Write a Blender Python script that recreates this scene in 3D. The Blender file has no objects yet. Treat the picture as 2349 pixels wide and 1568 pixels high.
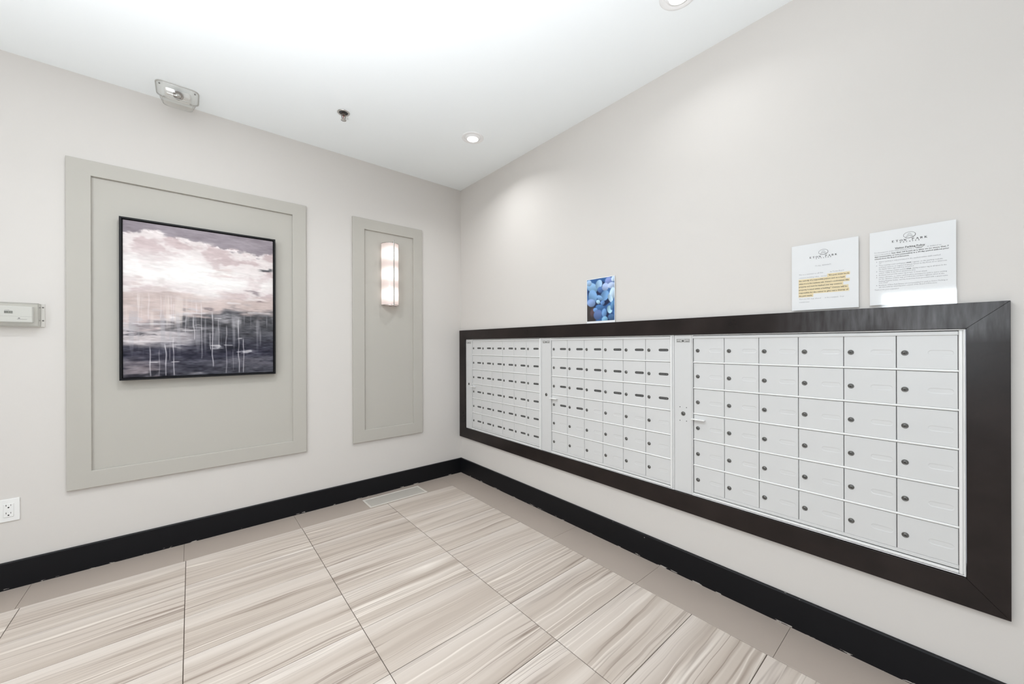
import bpy, bmesh, math, random
import numpy as np
from mathutils import Matrix, Vector

# ------------------------------------------------------------------ camera, light, exposure
sc = bpy.context.scene
C = sc.collection
H = 2.74                       # ceiling height
cam_d = bpy.data.cameras.new('camera'); cam = bpy.data.objects.new('camera', cam_d); C.objects.link(cam)
F_PX, CY = 866.67, 789.42
cam_d.sensor_width = 36.0; cam_d.sensor_fit = 'HORIZONTAL'; cam_d.lens = F_PX / 2349 * 36
cam_d.shift_y = (CY - 784) / 2349
cam_d.clip_start = 0.02
yaw, roll = 0.8669817, -0.0029148
fw = Vector((math.cos(yaw), math.sin(yaw), 0)); rt = Vector((math.sin(yaw), -math.cos(yaw), 0)); up = Vector((0, 0, 1))
r2 = rt * math.cos(roll) + up * math.sin(roll); u2 = up * math.cos(roll) - rt * math.sin(roll)
M = Matrix.Identity(4)
for i in range(3):
    M[i][0], M[i][1], M[i][2] = r2[i], u2[i], -fw[i]
M[0][3], M[1][3], M[2][3] = -2.008, -3.1354, 1.2394
cam.matrix_world = M
sc.camera = cam

w = bpy.data.worlds.new('sky'); sc.world = w; w.use_nodes = True
w.node_tree.nodes['Background'].inputs[0].default_value = (0.80, 0.88, 1.0, 1)
w.node_tree.nodes['Background'].inputs[1].default_value = 1.0

def area(name, loc, rot, energy, col, sx, sy=None, spread=180):
    l = bpy.data.lights.new(name, 'AREA'); l.energy = energy; l.color = col
    if sy is None: l.shape = 'DISK'; l.size = sx
    else: l.shape = 'RECTANGLE'; l.size = sx; l.size_y = sy
    l.spread = math.radians(spread)
    o = bpy.data.objects.new(name, l); C.objects.link(o); o.location = loc; o.rotation_euler = rot
    return o
WARM = (0.97, 0.985, 1.0)
DL = [(-0.447, -0.862), (-0.41, -2.365), (-1.95, -1.3), (-1.9, -2.9), (-3.3, -1.3), (-3.4, -2.9)]
DLW = [4.2, 1.5, 14.0, 1.0, 6.0, 1.0]
for (x, y), e in zip(DL, DLW):
    area('downlight_lamp', (x, y, H - 0.016), (0, 0, 0), e, WARM, 0.07, spread=180 if y == -1.3 else 140)
# daylight through the window in the wall behind the camera, and the glazed entrance
area('window_daylight', (-4.585, -2.95, 1.46), (0, math.radians(-90), 0), 34, (0.86, 0.94, 1.0), 0.78, 0.82)
area('entrance_daylight', (-2.3, -5.16, 1.25), (math.radians(90), 0, 0), 6, (0.92, 0.97, 1.0), 2.6, 2.2)
# unseen up-facing fill light, added to brighten the ceiling
area('ceiling_fill', (-2.5, -2.6, 0.95), (math.radians(180), 0, 0), 74, (0.925, 0.955, 1.0), 0.6, 0.6, spread=126)
sc.view_settings.view_transform = 'Standard'; sc.view_settings.look = 'None'
sc.view_settings.gamma = 1.0; sc.view_settings.use_curve_mapping = False
sc.view_settings.exposure = -0.2
sc.cycles.use_denoising = True
sc.cycles.max_bounces = 16; sc.cycles.diffuse_bounces = 8
sc.cycles.transparent_max_bounces = 12
sc.cycles.caustics_reflective = False; sc.cycles.caustics_refractive = False

random.seed(7); rng = np.random.default_rng(11)

# ------------------------------------------------------------------ materials
def s2l(c): return tuple(((v / 12.92) if v <= 0.04045 else ((v + 0.055) / 1.055) ** 2.4) for v in c)
def rgb(r, g, b): return s2l((r / 255, g / 255, b / 255)) + (1.0,)
class NT:
    def __init__(s, name):
        s.m = bpy.data.materials.new(name); s.m.use_nodes = True; s.t = s.m.node_tree
        s.p = s.t.nodes['Principled BSDF']; s.out = s.t.nodes['Material Output']
    def n(s, typ, **kw):
        x = s.t.nodes.new(typ)
        for k, v in kw.items():
            if k.startswith('i_'): x.inputs[k[2:].replace('_', ' ')].default_value = v
            elif k.startswith('n_'): x.inputs[int(k[2:])].default_value = v
            else: setattr(x, k, v)
        return x
    def l(s, a, b): s.t.links.new(a, b)
    def math(s, op, a, b=None, c=None, clamp=False):
        x = s.n('ShaderNodeMath', operation=op); x.use_clamp = clamp
        for i, v in enumerate((a, b, c)):
            if v is None: continue
            if isinstance(v, (int, float)): x.inputs[i].default_value = v
            else: s.l(v, x.inputs[i])
        return x.outputs[0]
    def mix(s, f, a, b):
        x = s.n('ShaderNodeMix', data_type='RGBA')
        for k, v in ((0, f), (6, a), (7, b)):
            if isinstance(v, (int, float)): x.inputs[k].default_value = v
            elif isinstance(v, tuple): x.inputs[k].default_value = v
            else: s.l(v, x.inputs[k])
        return x.outputs[2]
    def ramp(s, f, stops, interp='LINEAR'):
        x = s.n('ShaderNodeValToRGB'); cr = x.color_ramp; cr.interpolation = interp
        while len(cr.elements) < len(stops): cr.elements.new(0.5)
        for e, (p, c) in zip(cr.elements, stops):
            e.position = p; e.color = c if len(c) == 4 else (c[0],) * 3 + (1,)
        s.l(f, x.inputs[0]); return x.outputs[0]
def mat(name, col, rough=0.5, metal=0.0, var=0.03, scale=6.0, bump=0.0, bscale=200.0, spec=0.5, coat=0.0):
    t = NT(name); p = t.p
    tc = t.n('ShaderNodeTexCoord'); nz = t.n('ShaderNodeTexNoise', i_Scale=scale, i_Detail=3.0)
    t.l(tc.outputs['Object'], nz.inputs['Vector'])
    lo = tuple(c * (1 - var) for c in col[:3]) + (1,); hi = tuple(min(1, c * (1 + var)) for c in col[:3]) + (1,)
    t.l(t.mix(nz.outputs['Fac'], lo, hi), p.inputs['Base Color'])
    p.inputs['Roughness'].default_value = rough; p.inputs['Metallic'].default_value = metal
    p.inputs['Specular IOR Level'].default_value = spec; p.inputs['Coat Weight'].default_value = coat
    if bump:
        n2 = t.n('ShaderNodeTexNoise', i_Scale=bscale, i_Detail=2.0); t.l(tc.outputs['Object'], n2.inputs['Vector'])
        b = t.n('ShaderNodeBump', i_Strength=bump, i_Distance=0.002); t.l(n2.outputs['Fac'], b.inputs['Height'])
        t.l(b.outputs[0], p.inputs['Normal'])
    return t.m
def emis(name, col, strength):
    t = NT(name); t.p.inputs['Emission Color'].default_value = col; t.p.inputs['Emission Strength'].default_value = strength
    t.p.inputs['Base Color'].default_value = (0.8, 0.8, 0.8, 1); return t.m

M_WALL = mat('wall_paint', (0.655, 0.628, 0.599, 1), 0.75, var=0.012, scale=1.5, bump=0.05, bscale=260, spec=0.25)
M_CEIL = mat('ceiling_paint', (0.905, 0.945, 0.96, 1), 0.85, var=0.006, scale=2, bump=0.03, bscale=300, spec=0.2)
M_PANEL = mat('panel_paint', (0.475, 0.456, 0.415, 1), 0.55, var=0.015, scale=2, bump=0.02, spec=0.35)
M_MAIL = mat('satin_aluminium_paint', (0.635, 0.636, 0.632, 1), 0.38, var=0.012, scale=3, spec=0.5)
M_RAIL = mat('bright_aluminium', (0.80, 0.80, 0.79, 1), 0.30, var=0.01, scale=3, spec=0.6)
M_GAPSHADE = mat('gap_shade', (0.035, 0.035, 0.035, 1), 0.7)  # dark colour paints the shade in the gaps around the doors
M_LOCK = mat('lock_metal', (0.16, 0.158, 0.15, 1), 0.32, metal=0.75, var=0.15, scale=90)
M_PLATE = mat('brushed_plate', (0.42, 0.42, 0.41, 1), 0.35, metal=0.4, var=0.12, scale=60)
M_KEYWAY = mat('keyway', (0.01, 0.01, 0.01, 1), 0.6)
M_SLOT = mat('label_dark', (0.045, 0.045, 0.044, 1), 0.45, var=0.4, scale=220)
M_SLOTTXT = mat('label_grey', (0.16, 0.16, 0.155, 1), 0.6, var=0.5, scale=500)
M_BLACK = mat('black_frame', (0.007, 0.007, 0.008, 1), 0.42, var=0.1, spec=0.22)
M_WHITEPL = mat('white_plastic', (0.80, 0.80, 0.785, 1), 0.32, var=0.005)
M_TRIMW = mat('fixture_white', (0.86, 0.86, 0.86, 1), 0.5, var=0.004)
M_CHROME = mat('chrome', (0.62, 0.61, 0.59, 1), 0.18, metal=1.0, var=0.04)
M_BRONZE = mat('sprinkler_metal', (0.22, 0.19, 0.17, 1), 0.3, metal=0.9, var=0.2, scale=80)
M_PAPER = mat('paper_white', (0.86, 0.87, 0.875, 1), 0.6, var=0.004)
M_INK = mat('ink', (0.03, 0.03, 0.032, 1), 0.7)
M_INKG = mat('ink_grey', (0.30, 0.30, 0.315, 1), 0.7)
M_YEL = mat('highlighter', (0.86, 0.72, 0.44, 1), 0.6, var=0.05, scale=60)
M_VENT = mat('vent_enamel', (0.66, 0.62, 0.565, 1), 0.45, var=0.02)
M_VENTIN = mat('vent_louvre_enamel', (0.50, 0.47, 0.425, 1), 0.5, var=0.03)
M_LCD = mat('lcd', (0.10, 0.105, 0.09, 1), 0.25, var=0.1)
M_LCDINK = mat('lcd_digit', (0.22, 0.23, 0.20, 1), 0.3)
M_LENS = emis('lamp_lens', (1, 0.98, 0.95, 1), 3.0)

def clear_plastic(name, tint, dif, rough):
    t = NT(name); tr = t.n('ShaderNodeBsdfTransparent', i_Color=tint); gl = t.n('ShaderNodeBsdfGlossy', i_Roughness=rough)
    df = t.n('ShaderNodeBsdfDiffuse', i_Color=(0.8, 0.8, 0.77, 1)); lw = t.n('ShaderNodeLayerWeight', i_Blend=0.5); fr_ = t.math('MULTIPLY_ADD', t.math('POWER', lw.outputs['Facing'], 3.0), 0.55, 0.04)
    m1 = t.n('ShaderNodeMixShader', n_0=dif); t.l(tr.outputs[0], m1.inputs[1]); t.l(df.outputs[0], m1.inputs[2])
    m2 = t.n('ShaderNodeMixShader'); t.l(fr_, m2.inputs[0]); t.l(m1.outputs[0], m2.inputs[1]); t.l(gl.outputs[0], m2.inputs[2])
    t.l(m2.outputs[0], t.out.inputs['Surface']); return t.m
M_CLEAR = clear_plastic('clear_polycarbonate', (0.97, 0.968, 0.955, 1), 0.09, 0.06)
M_SLEEVE = clear_plastic('clear_sleeve', (1, 1, 1, 1), 0.0, 0.05)
M_GLASS = clear_plastic('window_glass', (0.98, 0.99, 0.985, 1), 0.0, 0.0)

def espresso():
    t = NT('espresso_wood'); p = t.p; tc = t.n('ShaderNodeTexCoord')
    mp = t.n('ShaderNodeMapping'); mp.inputs['Scale'].default_value = (3, 3, 3); t.l(tc.outputs['Object'], mp.inputs[0])
    n1 = t.n('ShaderNodeTexNoise', i_Scale=1.6, i_Detail=4.0, i_Roughness=0.55); t.l(mp.outputs[0], n1.inputs['Vector'])
    n2 = t.n('ShaderNodeTexNoise', i_Scale=40.0, i_Detail=3.0); t.l(mp.outputs[0], n2.inputs['Vector'])
    c = t.ramp(n1.outputs['Fac'], [(0.3, (0.0085, 0.0055, 0.005, 1)), (0.7, (0.021, 0.0145, 0.013, 1))])
    # scuffs, with the pale window reflection painted in, on the top rail's right end
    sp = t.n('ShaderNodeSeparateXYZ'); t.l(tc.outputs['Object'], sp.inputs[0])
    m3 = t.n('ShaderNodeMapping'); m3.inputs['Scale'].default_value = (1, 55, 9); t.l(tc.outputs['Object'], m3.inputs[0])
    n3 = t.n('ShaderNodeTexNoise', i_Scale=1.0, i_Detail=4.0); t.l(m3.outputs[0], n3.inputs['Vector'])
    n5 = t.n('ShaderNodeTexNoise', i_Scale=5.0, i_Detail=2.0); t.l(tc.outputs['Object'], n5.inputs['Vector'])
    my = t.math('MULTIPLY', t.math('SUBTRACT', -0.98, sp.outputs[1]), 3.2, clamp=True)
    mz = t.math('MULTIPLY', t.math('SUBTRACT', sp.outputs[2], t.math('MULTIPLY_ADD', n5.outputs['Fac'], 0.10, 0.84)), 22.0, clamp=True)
    scuff_sheen = t.math('MULTIPLY', t.math('MULTIPLY', my, mz), t.math('MULTIPLY_ADD', n3.outputs['Fac'], 1.5, -0.32, clamp=True))
    c = t.mix(t.math('MULTIPLY', scuff_sheen, 0.75), c, (0.165, 0.165, 0.172, 1))
    t.l(c, p.inputs['Base Color'])
    t.l(t.math('MULTIPLY_ADD', n1.outputs['Fac'], 0.22, 0.20), p.inputs['Roughness']); p.inputs['Specular IOR Level'].default_value = 0.27
    b = t.n('ShaderNodeBump', i_Strength=0.05, i_Distance=0.002); t.l(n2.outputs['Fac'], b.inputs['Height']); t.l(b.outputs[0], p.inputs['Normal'])
    return t.m
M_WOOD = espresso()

def baseboard_mat():
    t = NT('black_baseboard_paint'); p = t.p; tc = t.n('ShaderNodeTexCoord'); sp = t.n('ShaderNodeSeparateXYZ')
    t.l(tc.outputs['Object'], sp.inputs[0])
    n1 = t.n('ShaderNodeTexNoise', i_Scale=55.0, i_Detail=4.0); 
    mp = t.n('ShaderNodeMapping'); mp.inputs['Scale'].default_value = (0.35, 0.35, 1.6); t.l(tc.outputs['Object'], mp.inputs[0]); t.l(mp.outputs[0], n1.inputs['Vector'])
    n3 = t.n('ShaderNodeTexNoise', i_Scale=1.7, i_Detail=1.0); t.l(tc.outputs['Object'], n3.inputs['Vector'])
    # chipped paint flecks along the bottom edge
    lim = t.math('MULTIPLY_ADD', n3.outputs['Fac'], 0.022, -0.004)
    hgt = t.math('LESS_THAN', sp.outputs[2], lim)
    chip = t.math('MULTIPLY', t.math('GREATER_THAN', n1.outputs['Fac'], 0.61), hgt)
    n4 = t.n('ShaderNodeTexNoise', i_Scale=70.0, i_Detail=0.0); t.l(tc.outputs['Object'], n4.inputs['Vector'])
    fleck = t.math('GREATER_THAN', n4.outputs['Fac'], 0.90)
    f = t.math('MAXIMUM', chip, fleck)
    t.l(t.mix(f, (0.006, 0.006, 0.0075, 1), (0.42, 0.39, 0.36, 1)), p.inputs['Base Color'])
    p.inputs['Roughness'].default_value = 0.42; p.inputs['Specular IOR Level'].default_value = 0.2
    return t.m
M_BASE = baseboard_mat()

def tile_mat():
    t = NT('striped_stone_tile'); p = t.p
    tc = t.n('ShaderNodeTexCoord'); oi = t.n('ShaderNodeObjectInfo'); sp = t.n('ShaderNodeSeparateXYZ')
    t.l(tc.outputs['Object'], sp.inputs[0])
    x, y = sp.outputs[0], sp.outputs[1]; rnd = t.math('MULTIPLY', oi.outputs['Random'], 37.0)
    def noise(xs, ys, zo, detail, yy, rough=0.5):
        cb = t.n('ShaderNodeCombineXYZ'); t.l(t.math('MULTIPLY', x, xs), cb.inputs[0]); t.l(t.math('MULTIPLY', yy, ys), cb.inputs[1])
        t.l(t.math('ADD', rnd, zo), cb.inputs[2])
        n = t.n('ShaderNodeTexNoise', i_Scale=1.0, i_Detail=detail, i_Roughness=rough); t.l(cb.outputs[0], n.inputs['Vector']); return n.outputs['Fac']
    wv = t.math('SUBTRACT', noise(2.4, 5.0, 3.0, 2.0, y), 0.5)
    slope = t.math('MULTIPLY', t.math('SUBTRACT', oi.outputs['Random'], 0.25), 0.06)
    y2 = t.math('ADD', t.math('MULTIPLY_ADD', wv, 0.045, y), t.math('MULTIPLY', x, slope))
    broad = noise(0.35, 15.0, 0.0, 2.0, y2)
    col = t.ramp(broad, [(0.28, rgb(172, 159, 148)), (0.45, rgb(193, 181, 170)), (0.60, rgb(207, 196, 186)), (0.75, rgb(219, 210, 201))])
    grain = noise(2.2, 110.0, 5.0, 2.0, y2)
    col = t.mix(t.math('MULTIPLY', grain, 0.30), col, rgb(178, 164, 152))
    # dark veins: narrow bands where a stretched noise crosses its mean
    v = noise(0.40, 24.0, 11.0, 1.5, y2, 0.5)
    d = t.math('ABSOLUTE', t.math('SUBTRACT', v, 0.46))
    vein = t.math('SUBTRACT', 1.0, t.math('MULTIPLY', d, 30.0), clamp=True)
    msk = t.math('MULTIPLY', t.math('SUBTRACT', noise(1.5, 7.0, 21.0, 1.0, y2), 0.38, None), 4.0, clamp=True)
    col = t.mix(t.math('MULTIPLY', t.math('MULTIPLY', vein, msk), 0.85), col, rgb(132, 116, 105))
    v2 = noise(0.35, 20.0, 31.0, 0.0, y2)
    d2 = t.math('ABSOLUTE', t.math('SUBTRACT', v2, 0.52))
    vein2 = t.math('SUBTRACT', 1.0, t.math('MULTIPLY', d2, 34.0), clamp=True)
    msk2 = t.math('MULTIPLY', t.math('SUBTRACT', noise(1.2, 9.0, 41.0, 1.0, y2), 0.42, None), 5.0, clamp=True)
    col = t.mix(t.math('MULTIPLY', t.math('MULTIPLY', vein2, msk2), 0.75), col, rgb(238, 229, 219))
    v3 = noise(0.45, 62.0, 51.0, 1.0, y2)
    vein3 = t.math('SUBTRACT', 1.0, t.math('MULTIPLY', t.math('ABSOLUTE', t.math('SUBTRACT', v3, 0.5)), 30.0), clamp=True)
    msk3 = t.math('MULTIPLY', t.math('SUBTRACT', noise(1.0, 6.0, 61.0, 1.0, y2), 0.48, None), 6.0, clamp=True)
    col = t.mix(t.math('MULTIPLY', t.math('MULTIPLY', vein3, msk3), 0.7), col, rgb(146, 130, 119))
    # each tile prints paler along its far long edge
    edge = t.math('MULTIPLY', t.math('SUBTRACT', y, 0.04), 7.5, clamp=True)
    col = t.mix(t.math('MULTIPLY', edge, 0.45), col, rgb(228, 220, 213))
    t.l(col, p.inputs['Base Color'])
    p.inputs['Roughness'].default_value = 0.42; p.inputs['Specular IOR Level'].default_value = 0.4
    return t.m
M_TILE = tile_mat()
M_BORDER = mat('border_tile_grey', rgb(172, 160, 150), 0.42, var=0.03, scale=5)
M_GROUT = mat('grout', rgb(84, 74, 66), 0.9, var=0.1, scale=40)

def attr_mat(name, rough, coat=0.0, bump=0.0, spec=0.5):
    t = NT(name); a = t.n('ShaderNodeAttribute', attribute_name='paint'); t.l(a.outputs['Color'], t.p.inputs['Base Color'])
    t.p.inputs['Roughness'].default_value = rough; t.p.inputs['Coat Weight'].default_value = coat; t.p.inputs['Specular IOR Level'].default_value = spec
    if bump:
        tc = t.n('ShaderNodeTexCoord'); nz = t.n('ShaderNodeTexNoise', i_Scale=70.0, i_Detail=4.0); t.l(tc.outputs['Object'], nz.inputs['Vector'])
        b = t.n('ShaderNodeBump', i_Strength=bump, i_Distance=0.003); t.l(nz.outputs['Fac'], b.inputs['Height']); t.l(b.outputs[0], t.p.inputs['Normal'])
    return t.m

# ------------------------------------------------------------------ mesh helpers
class MB:
    def __init__(s): s.bm = bmesh.new()
    def box(s, a, b, bev=0.0, seg=1, mi=0):
        lo = [min(p, q) for p, q in zip(a, b)]; hi = [max(p, q) for p, q in zip(a, b)]
        t = bmesh.new(); bmesh.ops.create_cube(t, size=1)
        for v in t.verts: v.co = Vector([lo[i] + (v.co[i] + 0.5) * (hi[i] - lo[i]) for i in range(3)])
        if bev: bmesh.ops.bevel(t, geom=list(t.edges), offset=bev, segments=seg, affect='EDGES', profile=0.5)
        s.join(t, mi); return s
    def join(s, t, mi=0):
        mp = {}
        for v in t.verts: mp[v] = s.bm.verts.new(v.co)
        for f in t.faces:
            try:
                nf = s.bm.faces.new([mp[v] for v in f.verts]); nf.material_index = mi; nf.smooth = f.smooth
            except ValueError: pass
        t.free()
    def poly(s, pts, mi=0):
        f = s.bm.faces.new([s.bm.verts.new(p) for p in pts]); f.material_index = mi; return f
    def prism(s, pts, off, mi=0, bev=0.0):
        t = bmesh.new(); off = Vector(off)
        a = [t.verts.new(p) for p in pts]; b = [t.verts.new(Vector(p) + off) for p in pts]; n = len(pts)
        t.faces.new(a); t.faces.new(b[::-1])
        for i in range(n): t.faces.new((a[i], b[i], b[(i + 1) % n], a[(i + 1) % n]))
        bmesh.ops.recalc_face_normals(t, faces=list(t.faces))
        if bev: bmesh.ops.bevel(t, geom=list(t.edges), offset=bev, segments=1, affect='EDGES')
        s.join(t, mi); return s
    def loft(s, rings, mi=0, cap0=True, cap1=True, smooth=True):
        rs = [[s.bm.verts.new(p) for p in r] for r in rings]; n = len(rings[0])
        for a, b in zip(rs, rs[1:]):
            for i in range(n):
                f = s.bm.faces.new((a[i], a[(i + 1) % n], b[(i + 1) % n], b[i])); f.material_index = mi; f.smooth = smooth
        if cap0: f = s.bm.faces.new(rs[0][::-1]); f.material_index = mi
        if cap1: f = s.bm.faces.new(rs[-1]); f.material_index = mi
        return s
    def lathe(s, prof, o, axis='z', n=28, mi=0, cap0=False, cap1=False, smooth=True):
        """prof: (radius, height along axis) from point o"""
        o = Vector(o); ax = {'x': (Vector((1, 0, 0)), Vector((0, 1, 0)), Vector((0, 0, 1))), 'z': (Vector((0, 0, 1)), Vector((1, 0, 0)), Vector((0, 1, 0))),
                             'y': (Vector((0, 1, 0)), Vector((0, 0, 1)), Vector((1, 0, 0)))}[axis] if isinstance(axis, str) else axis
        rings = [[o + ax[0] * h + ax[1] * (r * math.cos(2 * math.pi * k / n)) + ax[2] * (r * math.sin(2 * math.pi * k / n)) for k in range(n)] for r, h in prof]
        return s.loft(rings, mi, cap0, cap1, smooth)
    def build(s, name, mats, parent=None, loc=None):
        bmesh.ops.recalc_face_normals(s.bm, faces=list(s.bm.faces))
        me = bpy.data.meshes.new(name); s.bm.to_mesh(me); s.bm.free()
        return link(name, me, mats, parent, loc)
def wloc(o):
    v = Vector((0, 0, 0))
    while o is not None: v = v + o.location; o = o.parent
    return v
def link(name, me, mats, parent=None, loc=None):
    """mesh is given in world coordinates; its origin is moved to loc (or its parent's place)"""
    if not isinstance(mats, (list, tuple)): mats = [mats]
    if len(me.materials) == 0:
        for m in mats: me.materials.append(m)
    base = wloc(parent)
    at = Vector(loc) if loc is not None else base
    me.transform(Matrix.Translation(-at))
    o = bpy.data.objects.new(name, me); C.objects.link(o)
    if parent: o.parent = parent
    o.location = at - base
    return o
def put(name, me, parent, at):
    o = bpy.data.objects.new(name, me); C.objects.link(o); o.parent = parent; o.location = Vector(at) - wloc(parent); return o
def thing(name, loc, label, cat, group=None):
    o = bpy.data.objects.new(name, None); C.objects.link(o); o.location = loc; o.empty_display_size = 0.05
    o['label'] = label; o['category'] = cat
    if group: o['group'] = group
    return o
def struct(o): o['kind'] = 'structure'; return o
def stuff(o): o['kind'] = 'stuff'; return o

# ------------------------------------------------------------------ the room
XW, YW, T = -4.6, -5.2, 0.12      # far wall behind the camera, entrance wall, wall thickness
OY0, OY1, OZ0, OZ1 = -0.101, -3.156, 0.4465, 1.2885   # opening for the mailboxes
m = MB(); m.box((XW - T, 0, 0), (T, T, H)); struct(m.build('wall_left', M_WALL))
m = MB()
m.box((0, 0, 0), (T, YW - T, OZ0)); m.box((0, 0, OZ1), (T, YW - T, H))
m.box((0, 0, OZ0), (T, OY0, OZ1)); m.box((0, OY1, OZ0), (T, YW - T, OZ1))
struct(m.build('wall_right', M_WALL))
WY0, WY1, WZ0, WZ1 = -3.41, -2.49, 1.02, 1.90
m = MB()
m.box((XW, 0, 0), (XW - T, YW, WZ0)); m.box((XW, 0, WZ1), (XW - T, YW, H)); m.box((XW, 0, WZ0), (XW - T, WY1, WZ1)); m.box((XW, WY0, WZ0), (XW - T, YW, WZ1))
struct(m.build('wall_back', M_WALL))
m = MB()
m.box((XW - T, YW, 0), (-3.6, YW - T, H)); m.box((-1.0, YW, 0), (0, YW - T, H)); m.box((-3.6, YW, 2.35), (-1.0, YW - T, H))
struct(m.build('wall_front', M_WALL))
m = MB(); m.box((XW - T, T, H), (T, YW - T, H + 0.1)); struct(m.build('ceiling', M_CEIL))
m = MB()
for a, b in (((XW - 0.02, WY0, WZ0), (XW - 0.08, WY0 + 0.05, WZ1)), ((XW - 0.02, WY1 - 0.05, WZ0), (XW - 0.08, WY1, WZ1)),
             ((XW - 0.02, WY0 + 0.05, WZ0), (XW - 0.08, WY1 - 0.05, WZ0 + 0.05)), ((XW - 0.02, WY0 + 0.05, WZ1 - 0.05), (XW - 0.08, WY1 - 0.05, WZ1))):
    m.box(a, b)
win = struct(m.build('window_1', M_WHITEPL, loc=(XW - 0.05, (WY0 + WY1) / 2, WZ0)))
m = MB(); m.box((XW - 0.047, WY0 + 0.05, WZ0 + 0.05), (XW - 0.053, WY1 - 0.05, WZ1 - 0.05)); m.build('pane', M_GLASS, win)
m = MB()
for x in (-3.6, -2.34, -1.05): m.box((x, YW - 0.03, 0), (x + 0.05, YW - 0.08, 2.35))
for z in (0.0, 2.28):
    m.box((-3.55, YW - 0.03, z), (-2.34, YW - 0.08, z + 0.07)); m.box((-2.29, YW - 0.03, z), (-1.05, YW - 0.08, z + 0.07))
dr = struct(m.build('door_1', M_BLACK, loc=(-2.3, YW - 0.05, 0)))
for x0, x1 in ((-3.55, -2.34), (-2.29, -1.05)):
    m = MB(); m.box((x0, YW - 0.052, 0.07), (x1, YW - 0.058, 2.28)); m.build('pane', M_GLASS, dr)

# floor: grout bed with every tile a piece of its own
m = MB(); m.box((XW - T, T, -0.1), (T, YW - T, -0.0025)); floor = struct(m.build('floor', M_GROUT))
XJ = [-0.259, -0.843, -1.4395, -2.0345, -2.6295, -3.2245, -3.8195, -4.4145]
YJ = [-0.262 - 0.2976 * k for k in range(17)]
def tile_mesh(name, sx, sy, mt, gap=0.0014):
    b = MB(); b.box((-sx / 2 + gap, -sy / 2 + gap, -0.009), (sx / 2 - gap, sy / 2 - gap, 0.0), bev=0.0007)
    me = bpy.data.meshes.new(name); b.bm.to_mesh(me); b.bm.free(); me.materials.append(mt); return me
cache = {}
def lay(name, x0, x1, y0, y1, mt, gap=0.0014):
    key = (name, round(abs(x1 - x0), 4), round(abs(y1 - y0), 4), gap)
    if key not in cache: cache[key] = tile_mesh(name, abs(x1 - x0), abs(y1 - y0), mt, gap)
    put(name, cache[key], floor, ((x0 + x1) / 2, (y0 + y1) / 2, 0))
for a, b in zip(XJ, XJ[1:]):
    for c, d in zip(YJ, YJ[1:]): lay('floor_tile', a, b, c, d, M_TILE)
BX = [-0.259, -0.843, -1.443, -2.044, -2.645, -3.245, -3.845, -4.445]
for a, b in zip(BX, BX[1:]): lay('border_tile', a, b, 0.0, -0.262, M_BORDER, 0.0006)
lay('border_tile', 0.0, -0.259, 0.0, -0.262, M_BORDER, 0.0004)
BY = [-0.262, -0.857, -1.457, -2.057, -2.662, -3.262, -3.862, -4.462, -5.022]
for c, d in zip(BY, BY[1:]): lay('border_tile', 0.0, -0.259, c, d, M_BORDER, 0.0006)

# baseboards
BH, BT = 0.138, 0.014
def baseboard(name, a, b, horiz):
    b_ = MB()
    if horiz == 'x': prof = [(0, 0), (-BT, 0), (-BT, BH - 0.004), (-BT + 0.004, BH), (0, BH)]; b_.prism([(a, y, z) for y, z in prof], (b - a, 0, 0))
    else: prof = [(0, 0), (-BT, 0), (-BT, BH - 0.004), (-BT + 0.004, BH), (0, BH)]; b_.prism([(x, a, z) for x, z in prof], (0, b - a, 0))
    return struct(b_.build(name, M_BASE))
baseboard('baseboard_left', 0.0, XW, 'x')
baseboard('baseboard_right', -BT, YW, 'y')

# ------------------------------------------------------------------ wall panels on the left wall
def wall_panel(x0, x1, z0, z1, ix0, ix1, iz0, iz1, label):
    t = thing('wall_panel', ((x0 + x1) / 2, 0, z0), label, 'wall panel')
    D0, D1 = -0.006, -0.019
    b = MB(); b.box((x0 + 0.01, 0, z0 + 0.01), (x1 - 0.01, D0, z1 - 0.01)); b.build('back_board', M_PANEL, t)
    b = bmesh.new()
    o_ = [(x0, z0), (x1, z0), (x1, z1), (x0, z1)]; i_ = [(ix0, iz0), (ix1, iz0), (ix1, iz1), (ix0, iz1)]; e = 0.0022
    def ring(pts, y, g=0.0): return [b.verts.new((x + (g if x == min(p[0] for p in pts) else -g), y, z + (g if z == min(p[1] for p in pts) else -g))) for x, z in pts]
    rs = [ring(o_, -0.0002), ring(o_, D1 + e), ring(o_, D1, e), ring(i_, D1, -e), ring(i_, D1 + e), ring(i_, -0.004)]
    for p, q in zip(rs, rs[1:]):
        for k in range(4): b.faces.new((p[k], p[(k + 1) % 4], q[(k + 1) % 4], q[k]))
    q = MB(); q.join(b); q.build('raised_border', M_PANEL, t)
    return t
wall_panel(-2.525, -1.358, 0.450, 2.268, -2.432, -1.447, 0.543, 2.183, 'wide grey-green recessed wall panel behind the framed abstract painting')
wall_panel(-1.025, -0.421, 0.450, 2.268, -0.932, -0.506, 0.546, 2.180, 'tall narrow grey-green wall panel carrying the glass wall lamp')

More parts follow.
